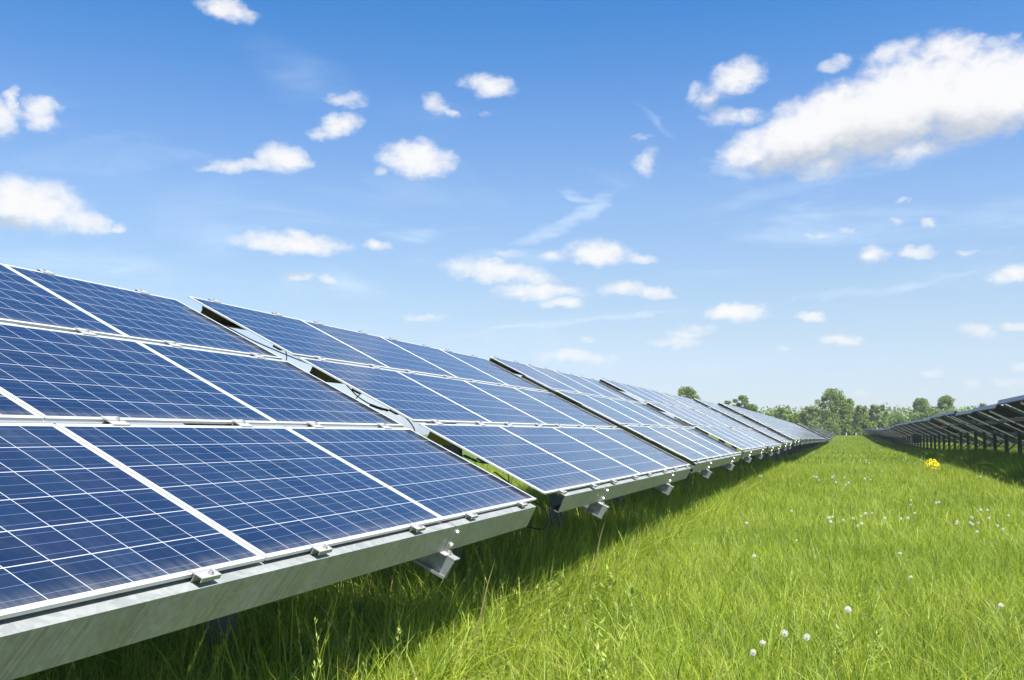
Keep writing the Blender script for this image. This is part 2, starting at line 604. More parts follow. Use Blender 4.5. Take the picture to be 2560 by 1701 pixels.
# clamps
c1 = MB()
cw = .102
c1.prism([(.014, .0006), (.014, .0035), (.004, .0035), (.004, .0060), (-.004, .0060), (-.004, .0036), (-.037, .0036), (-.037, -.011), (-.0345, -.011), (-.0345, .0014), (-.008, .0014), (-.008, -.0245), (-.0055, -.0245), (-.0055, .0006)], -cw / 2, cw / 2, 'x')
ME['endclamp'] = c1.mesh('end_clamp', [M['clamp']])
c2 = MB()
g = GAP
c2.prism([(-.012, .0008), (-.012, .0050), (g * .45, .0050), (g * .45, .0090), (g + .014, .0060), (g + .014, .0012), (g - .004, .0012), (g - .004, -.0245), (g - .007, -.0245), (g - .007, .0012),
          (.007, .0012), (.007, -.0245), (.004, -.0245), (.004, .0008)], -cw / 2, cw / 2, 'x')
ME['midclamp'] = c2.mesh('mid_clamp', [M['clamp']])
bo = MB()
bo.cyl((0, 0, 0), (0, 0, 1), .011, .0015, 12)
bo.cyl((0, 0, .0016), (0, 0, 1), .0075, .007, 6)
ME['bolt'] = bo.mesh('bolt', [M['bolt']])
bo = MB()
bo.cyl((0, 0, 0), (0, 0, 1), .017, .002, 12)
bo.cyl((0, 0, .0021), (0, 0, 1), .012, .010, 6)
ME['bigbolt'] = bo.mesh('hexagon_bolt', [M['bolt']])


def cprof(web_t, open_dir, top=PT, h=PH, fl=.060, th=.003):
    """C profile seen along the row; web at y=web_t, flanges to the side open_dir"""
    o = open_dir
    return [(web_t, top), (web_t + o * fl, top), (web_t + o * fl, top - .016), (web_t + o * (fl - th), top - .016), (web_t + o * (fl - th), top - th), (web_t + o * th, top - th),
            (web_t + o * th, top - h + th), (web_t + o * (fl - th), top - h + th), (web_t + o * (fl - th), top - h + .016), (web_t + o * fl, top - h + .016), (web_t + o * fl, top - h), (web_t, top - h)]


def beam(name, prof, a0, a1, web_web):
    mb = MB().prism(prof, a0, a1, 'x')
    me = mb.mesh(name, [M['galv'], M['galvweb']])
    for p in me.polygons:
        if abs(p.normal.y) > .9:
            p.material_index = 1
    return me


PL = [(-.042, 1), (MH + GAP / 2 - .03, 1), (2 * MH + 1.5 * GAP - .03, 1), (TT + .005, -1)]
SPL = [1.73, 5.10]
ME['low1'] = beam('lower_purlin_a', cprof(-.036, 1, PT - .006, PH - .012), .12, SPL[0] + .12, 1)
ME['low2'] = beam('lower_purlin_b', cprof(-.0405, 1, PT - .003, PH - .006), SPL[0], SPL[1] + .12, 1)
ME['low3'] = beam('lower_purlin_c', cprof(-.045, 1), SPL[1], LEN - .11, 1)
ME['low1b'] = beam('lower_purlin_d', cprof(-.036, 1, PT - .006, PH - .012), .43, SPL[0] + .12, 1)
for i in (1, 2, 3):
    ME['pur%d' % i] = beam('purlin_%d' % i, cprof(*PL[i]), .08, LEN - .08, 0)
    ME['pur%db' % i] = beam('purlin_%db' % i, cprof(*PL[i]), .24, LEN - .08, 0)
RT = PT - PH - .004
RH = .100
zr = [(-.02, RT), (.055, RT), (.055, RT - .014), (.052, RT - .014), (.052, RT - .004), (-.0165, RT - .004), (-.0165, RT - RH + .004), (-.0165, RT - RH + .0035), (-.06, RT - RH + .0035),
      (-.06, RT - RH + .014), (-.063, RT - RH + .014), (-.063, RT - RH), (-.0201, RT - RH), (-.0201, RT - .001)]
rf = MB().prism(zr, -.12, TT - .03, 'y')
ME['rafter'] = rf.mesh('rafter', [M['galv']])
sh = MB().box(-.05, .05, -.075, -.002, RT + .0005, RT + .0045).box(-.01, .03, -.040, -.0365, RT + .005, RT + .06)
ME['shoe'] = sh.mesh('rafter_plate', [M['clamp']])

POST_T = 1.40


def post_mesh(hp, detail=True):
    """post foot at the origin of the table's ground; hp = height of the lower edge above ground"""
    px_ = -math.cos(TILT) * POST_T + math.sin(TILT) * RT
    pz = hp + math.sin(TILT) * POST_T + math.cos(TILT) * (RT - RH)
    mb = MB()
    w, d_, th = .15, .09, .005
    prof = [(-w / 2, 0), (w / 2, 0), (w / 2, d_), (w / 2 - th, d_), (w / 2 - th, th), (-w / 2 + th, th), (-w / 2 + th, d_), (-w / 2, d_)]
    mb.prism([(px_ + p, q) for p, q in prof], -.3, pz + .06, 'z')
    return mb.mesh('post', [M['galvpost']]), px_, pz


def brace_mesh(hp, px_, pz):
    t1 = .42
    bx, bz = -math.cos(TILT) * t1 + math.sin(TILT) * RT, hp + math.sin(TILT) * t1 + math.cos(TILT) * (RT - RH)
    a, b_ = Vector((px_ + .05, .045, .38)), Vector((bx, .045, bz))
    d_ = (b_ - a)
    n_ = Vector((-d_.z, 0, d_.x)).normalized() * .028
    mb = MB()
    prof = [(a.x + n_.x, a.z + n_.z), (a.x - n_.x, a.z - n_.z), (b_.x - n_.x, b_.z - n_.z), (b_.x + n_.x, b_.z + n_.z)]
    mb.prism(prof, .095, .135, 'y')
    return mb.mesh('brace', [M['galvpost']])


PM, px0, pz0 = post_mesh(1.15)
ME['post'] = PM
ME['brace'] = brace_mesh(1.15, px0, pz0)


def shift(x=0, y=0, z=0):
    return Matrix.Translation((x, y, z))


HP = 1.15     # all tables are built with their lower edge this high; a root is sunk or raised to suit


def make_table(detail, low='low1', clamps=False):
    root = bpy.data.objects.new('solar_table', None)
    COL.objects.link(root)
    T0 = tilt_mx(HP)
    for r in range(3):
        for c in range(4):
            loc = T0 @ shift(c * MP, TS[r])
            if detail:
                g_ = link('solar_panel', ME['glass'], root, loc)
                link('frame', ME['frame'], g_)
                link('junction_box', ME['jbox'], g_)
            else:
                link('solar_panel', ME['farmod'], root, loc)
    bx = [(c * MP + o) for c in range(4) for o in (.36, 1.29)]
    rows = [(0, 'endclamp', False), (TS[1] - GAP, 'midclamp', False), (TS[2] - GAP, 'midclamp', False), (TT, 'endclamp', True)]
    for t_, me, flip in rows:
        if detail:
            for s in bx:
                mx = T0 @ shift(s, t_)
                if flip:
                    mx = mx @ Matrix.Rotation(math.pi, 4, 'Z')
                o = link('clamp', ME[me], root, mx)
                bt = link('bolt', ME['bolt'], o, shift(.012, -.022 if me == 'endclamp' else GAP / 2 + .004, .0044 if me == 'endclamp' else .0082))
        elif clamps:
            for s in bx:
                mx = T0 @ shift(s, t_)
                if flip:
                    mx = mx @ Matrix.Rotation(math.pi, 4, 'Z')
                link('clamp', ME[me], root, mx)
    sf = 'b' if low.endswith('b') else ''
    for k in (low, 'low2', 'low3', 'pur1' + sf, 'pur2' + sf, 'pur3' + sf):
        link('purlin', ME[k], root, T0)
    for s in SPL:
        o = link('rafter', ME['rafter'], root, T0 @ shift(s, 0))
        if detail:
            link('mounting_plate', ME['shoe'], o)
            # bolts on the web of the lower purlin, normal facing down the slope
            for q, dz_ in ((.045, -.038), (.045, -.108)):
                mxx = T0 @ shift(s + q, -.0455 if s > 3 else -.0410, PT + dz_) @ Matrix.Rotation(R(90), 4, 'X')
                link('bolt', ME['bigbolt'], root, mxx)
            link('bolt', ME['bigbolt'], root, T0 @ shift(s + .02, -.062, RT + .0046))
        ps = link('post', ME['post'], root, shift(0, s + .0, 0))
        if not detail and not clamps:
            link('brace', ME['brace'], root, shift(0, s, 0))
    return root


def copy_tree(o, parent=None):
    c = o.copy()
    COL.objects.link(c)
    if parent is not None:
        c.parent = parent
        c.matrix_parent_inverse = o.matrix_parent_inverse.copy()
    for ch in o.children:
        copy_tree(ch, c)
    return c


LEFT = [  # y of the near end, z of the lower edge relative to the eye, x of the lower edge
    (-.205, -.411, -1.823), (6.524, -.377, -1.807), (13.346, -.334, -1.758), (20.054, -.289, -1.715), (26.87, -.289, -1.678),
    (33.56, -.247, -1.63), (40.25, -.175, -1.575)]
yy = 40.25
zs_ = [-.185, -.20, -.225, -.25, -.28, -.31, -.345, -.385, -.425]
for i, z_ in enumerate(zs_):
    yy += 6.77
    LEFT.append((yy, z_, -1.575 + (yy - 40) * .0068))
for z_ in (-.31, -.39, -.45, -.51, -.57, -.40, -.47, -.34, -.41, -.24, -.31, -.10, -.18, .03, .0):
    yy += 6.77
    LEFT.append((yy, z_, -1.575 + (yy - 40) * .0068))

ORD = ['first', 'second', 'third', 'fourth', 'fifth', 'sixth', 'seventh', 'eighth', 'ninth', 'tenth', 'eleventh', 'twelfth', 'thirteenth', 'fourteenth', 'fifteenth',
       'sixteenth', 'seventeenth', 'eighteenth', 'nineteenth', 'twentieth', 'twenty-first', 'twenty-second', 'twenty-third', 'twenty-fourth', 'twenty-fifth', 'twenty-sixth',
       'twenty-seventh', 'twenty-eighth', 'twenty-ninth', 'thirtieth', 'thirty-first', 'thirty-second']
LLAB = ['nearest table of blue panels, a broad stained steel beam along its lower edge',
        'second table of blue panels, black cables and sky showing in the gap before it',
        'third table of panels in the long front-lit row, dark gap along its near end',
        'fourth table of panels in the front-lit row, thin dark line along its near end']
near_proto = make_table(True, 'low1')
near_b = None
far_proto = mid_proto = None
for i, (y, z, x) in enumerate(LEFT):
    detail = i < 7
    if i == 0:
        r_ = near_proto
    elif i == 1:
        r_ = make_table(True, 'low1b')
    elif detail:
        r_ = copy_tree(near_proto)
    elif i < 11:
        r_ = mid_proto = make_table(False, 'low1', True) if mid_proto is None else copy_tree(mid_proto)
    elif far_proto is None:
        r_ = far_proto = make_table(False)
    else:
        r_ = copy_tree(far_proto)
    r_.location = (x, y, CAM_Z + z - HP)
    r_.rotation_euler = (0, 0, R(.25) * (1 if i == 0 else -1 if i == 1 else -.35))
    if i < len(LLAB):
        lab = LLAB[i]
    elif i == len(LEFT) - 1:
        lab = 'tiny last table of the front-lit row, where it ends before the bushes'
    else:
        lab = '%s table of solar panels from the camera in the front-lit row' % ORD[i]
    tag(r_, lab, 'solar table', 'tables of the row seen from the front')

RIGHT = []
zr_ = {-2: 1.20, -1: 1.17, 0: 1.06, 1: 1.02, 2: 1.12, 3: 1.09, 4: .98, 5: .99, 6: .985, 7: .96, 8: .95, 9: .93, 10: .86, 11: .74, 12: .66, 13: .64, 14: .64, 15: .66, 16: .70, 17: .70, 18: .74, 19: .78, 20: .84, 21: .9, 22: .94, 23: .97, 24: .99, 25: 1.0, 26: 1.0, 27: 1.02, 28: 1.02}
for k in range(-2, 29):
    RIGHT.append((39.5 + 6.77 * k, zr_[k] - TT * math.sin(TILT), 5.33 - max(0, k - 6) * .012 + TT * math.cos(TILT)))
for i, (y, z, x) in enumerate(RIGHT):
    r_ = copy_tree(far_proto)
    r_.location = (x, y, CAM_Z + z - HP)
    r_.rotation_euler = (0, 0, R(random.uniform(-.1, .1)))
    if i == 0:
        lab = 'nearest table of the row seen from below, dark underside cut off by the frame edge'
    elif i == len(RIGHT) - 1:
        lab = 'tiny last table of the row seen from behind, next to the bushes'
    else:
        lab = '%s table from the camera in the row showing its dark underside' % ORD[i]
    tag(r_, lab, 'solar table', 'tables of the row seen from behind')

# ------------------------------------------------------------------ cables in the gap between the first two tables


def table_pt(i, s, t_, n_):
    y, z, x = LEFT[i]
    mx = Matrix.Translation((x, y, CAM_Z + z - HP)) @ tilt_mx(HP)
    return mx @ Vector((s, t_, n_))


def cable(name, pts, lab, r_=.0035, plugs=()):
    mb = MB().tube(pts, r_, 7)
    o = link('cable', mb.mesh(name, [M['black']], True))
    tag(o, lab, 'cable', 'black cables under the second table')
    for k in plugs:
        a, b_ = Vector(pts[k]), Vector(pts[k + 1])
        d_ = (b_ - a).normalized()
        p_ = MB().cyl(a - d_ * .035, d_, .009, .05, 10).cyl(a + d_ * .022, d_, .0085, .04, 10)
        q = link('plug', p_.mesh('plug', [M['black']], True), o)
    return o


def tp(*a):
    return table_pt(1, *a)


def smooth(ps, s_=.03, ds=None):
    """Catmull-Rom curve through (t, n) points in the gap plane of the second table"""
    P4 = [Vector((s_ + (ds[i] if ds else 0), p[0], p[1])) for i, p in enumerate(ps)]
    P4 = [P4[0] * 2 - P4[1]] + P4 + [P4[-1] * 2 - P4[-2]]
    out = []
    for i in range(1, len(P4) - 2):
        for k in range(6):
            u = k / 6
            a_, b_, c_, d_ = P4[i - 1:i + 3]
            out.append(.5 * ((2 * b_) + (c_ - a_) * u + (2 * a_ - 5 * b_ + 4 * c_ - d_) * u * u + (3 * b_ - a_ - 3 * c_ + d_) * u ** 3))
    out.append(P4[-2])
    return [tp(*p) for p in out]


cable('cable_a', smooth([(2.90, -.012), (2.926, -.017), (2.913, -.04), (2.873, -.057), (2.80, -.085)], ds=(.04, 0, 0, 0, .05)), 'small black cable loop by the top corner of the second table', .0042)
cable('cable_b', smooth([(2.72, -.085), (2.644, -.069), (2.429, -.061), (2.148, -.036), (1.933, -.012)], ds=(.08, .02, 0, 0, 0)), 'long straight black cable in the gap below the upper panels', .0042)
cable('cable_c', smooth([(2.202, -.012), (2.178, -.009), (2.135, -.025), (2.113, -.068), (2.12, -.10)], ds=(.03, 0, -.01, -.01, 0)), 'short black cable curving down across the long one', .0038)
cable('cable_d', smooth([(1.866, -.013), (1.898, -.024), (1.882, -.054), (1.848, -.065), (1.82, -.10)], ds=(.05, 0, 0, 0, .06)), 'small black cable loop at the top of the middle panels', .0042)
cable('cable_e', smooth([(1.66, -.02), (1.568, -.03), (1.492, -.05), (1.39, -.055), (1.338, -.051), (1.285, -.04), (1.227, -.025), (1.165, -.016), (1.095, -.021), (1.027, -.051), (1.0, -.10)], ds=(.05, 0, 0, 0, 0, 0, 0, 0, 0, 0, .03)),
      'black cable with plug connectors beside the middle panels', .0042, (22, 27))
cable('cable_x', smooth([(1.484, -.015), (1.496, -.04), (1.507, -.075)]), 'very short black cable end crossing the plugged cable', .0036)
cable('cable_f', smooth([(.68, -.07), (.595, -.05), (.533, -.045), (.488, -.036), (.429, -.012)], ds=(.02, 0, 0, 0, 0)), 'black cable sagging over the grass under the lower panel', .0045, (7,))
cable('cable_g', smooth([(.302, -.012), (.28, -.03), (.262, -.06)]), 'short black cable end hanging from the lowest panel', .004)
cable('cable_h', smooth([(.40, -.06), (.20, -.10), (-.01, -.15), (-.02, -.28), (.2, -.36)], .10, (0, .05, .12, .2, .3)), 'black cable hanging in the shade below the beam end', .005)
near_b = [o for o in bpy.data.objects if o.get('label', '').startswith('second table of blue')][0]
for t_ in (2.20, 1.50, 1.18, .465):
    link('cable_clip', MB().box(.012, .06, t_, t_ + .06, -.030, -.0135).mesh('clip', [M['black']]), near_b, tilt_mx(HP))

# a third row behind the one seen from below: only its shade, posts and panel backs show between the posts
for k in range(0, 14):
    r_ = copy_tree(far_proto)
    r_.location = (5.33 + 9.9 + TT * math.cos(TILT), 41 + 6.77 * k, CAM_Z + 1.0 - TT * math.sin(TILT) - HP)
    tag(r_, 'dark table of a third row, glimpsed between the posts of the row seen from behind', 'solar table', 'tables of the hidden third row')

# ------------------------------------------------------------------ vegetation materials


def leaf_mat(name, cols, trans=0.35, rough=.55, attr='tone', wscale=0.6, wamp=.38, spec=.25):
    m, t, b = mat(name)
    at = t.new('ShaderNodeAttribute', attribute_name=attr)
    rp = t.new('ShaderNodeValToRGB')
    t.l.new(at.outputs['Fac'], rp.inputs[0])
    e = rp.color_ramp
    for i, (p, c) in enumerate(cols):
        q = e.elements[i] if i < 2 else e.elements.new(p)
        q.position = p
        q.color = rgb(*c)
    g = t.new('ShaderNodeNewGeometry')
    n = t.noise(g.outputs['Position'], wscale, 4, .6)
    c = t.mix(t.ss(n, .3, .7, wamp, 0), rp.outputs[0], rgb(.085, .15, .012))
    nb_ = t.noise(g.outputs['Position'], wscale * .22, 3, .5)
    c = t.mix(t.ss(nb_, .42, .66, 0, wamp * 1.1), c, rgb(.12, .22, .025))
    t.l.new(c, b.inputs['Base Color'])
    b.inputs['Roughness'].default_value = rough
    b.inputs['Specular IOR Level'].default_value = spec
    tr = t.new('ShaderNodeBsdfTranslucent')
    t.l.new(t.mix(1.0, c, rgb(1.25, 1.15, .55), 'MULTIPLY'), tr.inputs[0])
    ms = t.new('ShaderNodeMixShader')
    ms.inputs[0].default_value = trans
    t.l.new(b.outputs[0], ms.inputs[1])
    t.l.new(tr.outputs[0], ms.inputs[2])
    t.l.new(ms.outputs[0], t.n['Material Output'].inputs[0])
    return m


M['grass'] = leaf_mat('meadow_grass', [(0.0, (.070, .125, .014)), (.3, (.235, .335, .034)), (.7, (.45, .545, .078)), (.92, (.54, .58, .17)), (.95, (.36, .27, .14)), (1.0, (.48, .40, .24))], .50, .45)
M['weed'] = leaf_mat('weed_leaves', [(0.0, (.20, .31, .04)), (1.0, (.38, .47, .09))], .35, .45)


def set_attr(me, name, vals):
    a = me.attributes.new(name, 'FLOAT', 'POINT')
    a.data.foreach_set('value', np.asarray(vals, dtype=np.float32))


def np_mesh(name, V, F4, tone, m):
    me = bpy.data.meshes.new(name)
    me.vertices.add(len(V))
    me.vertices.foreach_set('co', V.astype(np.float32).ravel())
    me.loops.add(F4.size)
    me.loops.foreach_set('vertex_index', F4.astype(np.int32).ravel())
    me.polygons.add(len(F4))
    me.polygons.foreach_set('loop_start', np.arange(0, F4.size, 4, dtype=np.int32))
    me.update(calc_edges=True)
    set_attr(me, 'tone', tone)
    me.materials.append(m)
    return me


def grass_patch(name, size, n, hmin, hmax, wid, segs=4, bend=.5, seed=0, heads=0):
    r = np.random.default_rng(seed)
    # clumped root positions
    nc = max(6, n // 22)
    cx = r.uniform(0, size, (nc, 2))
    k = r.integers(0, nc, n)
    root = np.where(r.random((n, 1)) < .55, cx[k] + r.normal(0, .035 + .012 * size, (n, 2)), r.uniform(0, size, (n, 2)))
    ch = r.uniform(.75, 1.15, nc)[k]
    h = r.uniform(hmin, hmax, n) * ch * (1 + .5 * r.random(n) * (r.random(n) < .09))
    a = r.uniform(0, 2 * math.pi, n)
    lean = np.abs(r.normal(0, bend, n)) * .8 + .08
    w = wid * r.uniform(.55, 1.3, n)
    brd = r.random(n) < .08
    w = np.where(brd, w * 2.3, w)
    lean = np.where(brd, lean * 1.6, lean)
    h = np.where(brd, h * 1.15, h)
    tw = a + math.pi / 2 + r.normal(0, .9, n)
    tone = np.clip(r.beta(1.5, 1.4, n) * .88 + (ch - .95) * .2, 0, .92)
    tone = np.where(r.random(n) < .05, r.uniform(.95, 1.0, n), tone)
    rows = []
    for s_ in range(segs + 1):
        f = s_ / segs
        out = h * lean * f ** 2
        z = h * (f - .32 * lean * f ** 3)
        ww = w * (1 - f) ** .55 * (.75 + .25 * (f > 0)) + .0004
        c = np.stack([root[:, 0] + np.cos(a) * out, root[:, 1] + np.sin(a) * out, z], 1)
        d_ = np.stack([np.cos(tw) * ww / 2, np.sin(tw) * ww / 2, 0 * ww], 1)
        rows += [c - d_, c + d_]
    V = np.stack(rows, 1).reshape(-1, 3)
    nv = 2 * (segs + 1)
    base = np.arange(n)[:, None, None] * nv
    q = np.array([[2 * i, 2 * i + 1, 2 * i + 3, 2 * i + 2] for i in range(segs)])[None]
    F = (base + q).reshape(-1, 4)
    T = np.repeat(tone, nv)
    if heads:      # seed heads: a stalk with small spikelets
        vv, ff, tt = [], [], []
        b0 = len(V)
        for _ in range(heads):
            x, y = r.uniform(0, size, 2)
            hh = r.uniform(hmax * 1.02, hmax * 1.4)
            aa = r.uniform(0, 6.28)
            ln = r.uniform(.04, .14) * hh
            for j in range(4):
                f0_, f1_ = j / 4, (j + 1) / 4
                p0 = (x + math.cos(aa) * ln * f0_ ** 2 * 2, y + math.sin(aa) * ln * f0_ ** 2 * 2, hh * f0_)
                p1 = (x + math.cos(aa) * ln * f1_ ** 2 * 2, y + math.sin(aa) * ln * f1_ ** 2 * 2, hh * f1_)
                k_ = b0 + len(vv)
                ww = wid * .16
                vv += [(p0[0] - ww, p0[1], p0[2]), (p0[0] + ww, p0[1], p0[2]), (p1[0] + ww, p1[1], p1[2]), (p1[0] - ww, p1[1], p1[2])]
                ff.append((k_, k_ + 1, k_ + 2, k_ + 3))
                tt += [.75] * 4
            tx, ty = p1[0], p1[1]
            for j in range(22):
                f_ = 1 - .26 * r.random()
                an = r.uniform(0, 6.28)
                le = .006 + .012 * r.random() * (.6 + (1.0 - f_) * 2)
                px_, py_, pz_ = x + math.cos(aa) * ln * f_ ** 2 * 2, y + math.sin(aa) * ln * f_ ** 2 * 2, hh * f_
                k_ = b0 + len(vv)
                dx_, dy_ = math.cos(an) * le, math.sin(an) * le
                vv += [(px_, py_, pz_), (px_ + dx_ * .5 - dy_ * .16, py_ + dy_ * .5 + dx_ * .16, pz_ + le * .7), (px_ + dx_, py_ + dy_, pz_ + le * 1.5), (px_ + dx_ * .5 + dy_ * .16, py_ + dy_ * .5 - dx_ * .16, pz_ + le * .7)]
                ff.append((k_, k_ + 1, k_ + 2, k_ + 3))
                tt += [.91] * 4
        V = np.concatenate([V, np.array(vv)])
        F = np.concatenate([F, np.array(ff)])
        T = np.concatenate([T, np.array(tt)])
    return np_mesh(name, V, F, T, M['grass'])


def grass_object(name, patches, pts):
    """pts: x, y, z, rotation, index, scale"""
    c = bpy.data.collections.new(name + '_patches')
    for i, me in enumerate(patches):
        c.objects.link(bpy.data.objects.new('%s_patch_%02d' % (name, i), me))
    me = bpy.data.meshes.new(name)
    P_ = np.array(pts, dtype=np.float32)
    me.vertices.add(len(P_))
    me.vertices.foreach_set('co', P_[:, :3].ravel())
    set_attr(me, 'turn', P_[:, 3])
    set_attr(me, 'size', P_[:, 5])
    at = me.attributes.new('pick', 'INT', 'POINT')
    at.data.foreach_set('value', P_[:, 4].astype(np.int32))
    me.materials.append(M['grass'])
    o = link(name, me)
    ng = bpy.data.node_groups.new(name + '_scatter', 'GeometryNodeTree')
    ng.interface.new_socket('Geometry', in_out='INPUT', socket_type='NodeSocketGeometry')
    ng.interface.new_socket('Geometry', in_out='OUTPUT', socket_type='NodeSocketGeometry')
    gi, go = ng.nodes.new('NodeGroupInput'), ng.nodes.new('NodeGroupOutput')
    ci = ng.nodes.new('GeometryNodeCollectionInfo')
    ci.inputs['Collection'].default_value = c
    ci.inputs['Separate Children'].default_value = True
    ci.inputs['Reset Children'].default_value = True

    def na(n_, ty):
        q = ng.nodes.new('GeometryNodeInputNamedAttribute')
        q.data_type = ty
        q.inputs['Name'].default_value = n_
        return q.outputs['Attribute']
    ip = ng.nodes.new('GeometryNodeInstanceOnPoints')
    ip.inputs['Pick Instance'].default_value = True
    cb = ng.nodes.new('ShaderNodeCombineXYZ')
    ng.links.new(na('turn', 'FLOAT'), cb.inputs[2])
    ng.links.new(gi.outputs[0], ip.inputs['Points'])
    ng.links.new(ci.outputs[0], ip.inputs['Instance'])
    ng.links.new(na('pick', 'INT'), ip.inputs['Instance Index'])
    ng.links.new(cb.outputs[0], ip.inputs['Rotation'])
    ng.links.new(na('size', 'FLOAT'), ip.inputs['Scale'])
    ng.links.new(ip.outputs[0], go.inputs[0])
    md = o.modifiers.new('scatter', 'NODES')
    md.node_group = ng
    return o


def fill(x0, x1, y0, y1, step, npick, keep, off=0, z=0.0):
    out = []
    x = x0
    while x < x1:
        y = y0
        while y < y1:
            if keep(x + step / 2, y + step / 2):
                q = random.randrange(4)
                ox, oy = ((0, 0), (step, 0), (step, step), (0, step))[q]
                out.append((x + ox, y + oy, gz(x + step / 2, y + step / 2) + z, q * math.pi / 2, off + random.randrange(npick), 1.0))
            y += step
        x += step
    return out


LIM = lambda x, y: x < .175 * y + 3.2
PA = [grass_patch('g_near_%d' % i, 1.0, 3600, .12, .37, .0056, 5, .55, 11 + i, 5) for i in range(4)]
PB = [grass_patch('g_tall_%d' % i, 1.0, 3000, .26, .56, .0062, 5, .60, 31 + i, 6) for i in range(3)]
PC = [grass_patch('g_mid_%d' % i, 2.0, 6500, .12, .38, .0095, 3, .50, 51 + i, 10) for i in range(4)]
PD = [grass_patch('g_far_%d' % i, 6.0, 7000, .14, .36, .030, 2, .45, 71 + i, 0) for i in range(3)]
pts = []
pts += fill(-2, 4, 1, 15, 1.0, 4, lambda x, y: LIM(x, y))
pts += fill(-7, -2, 1, 15, 1.0, 3, lambda x, y: True, 4)
pts += fill(-3, 12, 15, 45, 2.0, 4, lambda x, y: LIM(x, y), 7)
pts += fill(-8, -3, 15, 33, 1.0, 3, lambda x, y: True, 4)
pts += fill(-9, -3, 33, 45, 2.0, 4, lambda x, y: True, 7)
pts += fill(-15, -7, 3, 15, 2.0, 4, lambda x, y: True, 7)
for (x, y, z, t_, i_, k_) in fill(5, 10, 24, 62, 1.0, 3, lambda x, y: LIM(x, y), 4):
    pts.append((x, y, z, t_, i_, 1.4))
for (x, y, z, t_, i_, k_) in fill(-6, -2, 2, 40, 1.0, 3, lambda x, y: True, 4):
    pts.append((x, y, z, t_, i_, 1.12))
pts += fill(-14, 50, 45, 231, 6.0, 3, lambda x, y: LIM(x, y), 11)
pts += fill(-32, -8, 15, 45, 6.0, 3, lambda x, y: True, 11)
go_ = grass_object('grass', PA + PB + PC + PD, pts)
tag(go_, kind='stuff', cat='grass', label='bright green meadow grass with seed heads between and under the panel rows')

# ------------------------------------------------------------------ single plants in the meadow


def on_plane(px, py, z):
    d = pray(px, py)
    k = (z - CAM_Z) / d.z
    return Vector((d.x * k, k, 0)), k


M['fluff'] = simple('dandelion_fluff', (.72, .69, .65), .9, 0, .1)
M['stem'] = simple('flower_stem', (.26, .28, .10), .6, 0, .3)
M['core'] = simple('seed_core', (.22, .18, .11), .8, 0, .1)


def clock_mesh(nf, half=False, seed=0):
    r = random.Random(seed)
    v, f = [], []
    for i in range(nf):
        z = 1 - 2 * (i + .5) / nf
        if half and z < .0 and r.random() < .8:
            continue
        a = i * 2.39996
        s = math.sqrt(1 - z * z)
        d = Vector((s * math.cos(a), s * math.sin(a), z))
        t1 = d.orthogonal().normalized()
        t2 = d.cross(t1)
        R0 = .0235 * r.uniform(.9, 1.05)
        # pappus: a small open star facing outwards
        rot = r.uniform(0, 3)
        b0 = len(v)
        c = d * (R0 * .86)
        v.append(tuple(c))
        k = 6
        for j in range(k):
            an = rot + j * 2 * math.pi / k
            for w_ in (-.16, .16):
                v.append(tuple(d * R0 + (t1 * math.cos(an + w_) + t2 * math.sin(an + w_)) * .0052))
            f.append((b0, b0 + 1 + 2 * j, b0 + 2 + 2 * j))
        # stalk of the seed
        b0 = len(v)
        v += [tuple(d * .003 + t1 * .0003), tuple(d * .003 - t1 * .0003), tuple(c)]
        f.append((b0, b0 + 1, b0 + 2))
    return mesh_from('clock', v, f, [M['fluff']])


CLK = [clock_mesh(150), clock_mesh(85, False, 2), clock_mesh(120, True, 3)]
core = MB().cyl((0, 0, -.006), (0, 0, 1), .0075, .010, 8, 0, .005)
COREM = core.mesh('core', [M['core']], True)


def dandelion(px, py, lab, kind=0, z=.33, sc=1.0, grp=None):
    p, dist = on_plane(px, py, z)
    g0 = gz(p.x, p.y)
    root = link('dandelion', None)
    root.location = (p.x, p.y, g0)
    hh = z - g0
    ln = random.uniform(-.05, .05)
    st = MB().tube([(ln, ln * .5, 0), (ln * .5, ln * .3, hh * .5), (0, 0, hh)], .0022, 5)
    link('stem', st.mesh('stem', [M['stem']]), root)
    hd = link('seed_head', CLK[kind], root, Matrix.Translation((0, 0, hh)) @ Matrix.Rotation(random.uniform(0, 6), 4, 'Z') @ Matrix.Scale(sc * (.88 if dist < 9 else .76), 4))
    link('seed_core', COREM, hd)
    tag(root, lab, 'dandelion', grp)
    return root


def q4(a, b):
    return 1860 + a * .3195, 1200 + b * .3195


for (a, b_, lab, kd, sc) in ((813, 1018, 'largest round white dandelion clock, alone in the near meadow', 0, 1.1),
                             (318, 1202, 'round translucent dandelion clock, left one of a near pair', 1, 1.0), (492, 1232, 'thin dandelion clock, right one of a near pair', 1, .95),
                             (70, 1352, 'faint dandelion clock low in the grass near the bottom', 1, .85), (145, 1280, 'ragged dandelion clock just behind the faint low one', 2, .8),
                             (2010, 990, 'half blown dandelion clock alone in the near right grass', 2, 1.0), (20, 340, 'round dandelion clock standing alone, leftmost of the middle meadow', 0, 1.1),
                             (80, 597, 'faint dandelion clock on the left below the lone round one', 1, 1.0), (1218, 580, 'flattened half-blown dandelion in the middle of the meadow', 2, 1.1),
                             (1305, 765, 'half-blown dandelion below the flattened one', 2, .9), (410, 475, 'small bare-looking dandelion left of the middle meadow', 2, .7),
                             (372, 245, 'small dandelion clock left of the long band of clocks', 0, .9)):
    dandelion(*q4(a, b_), lab, kd, .34, sc)
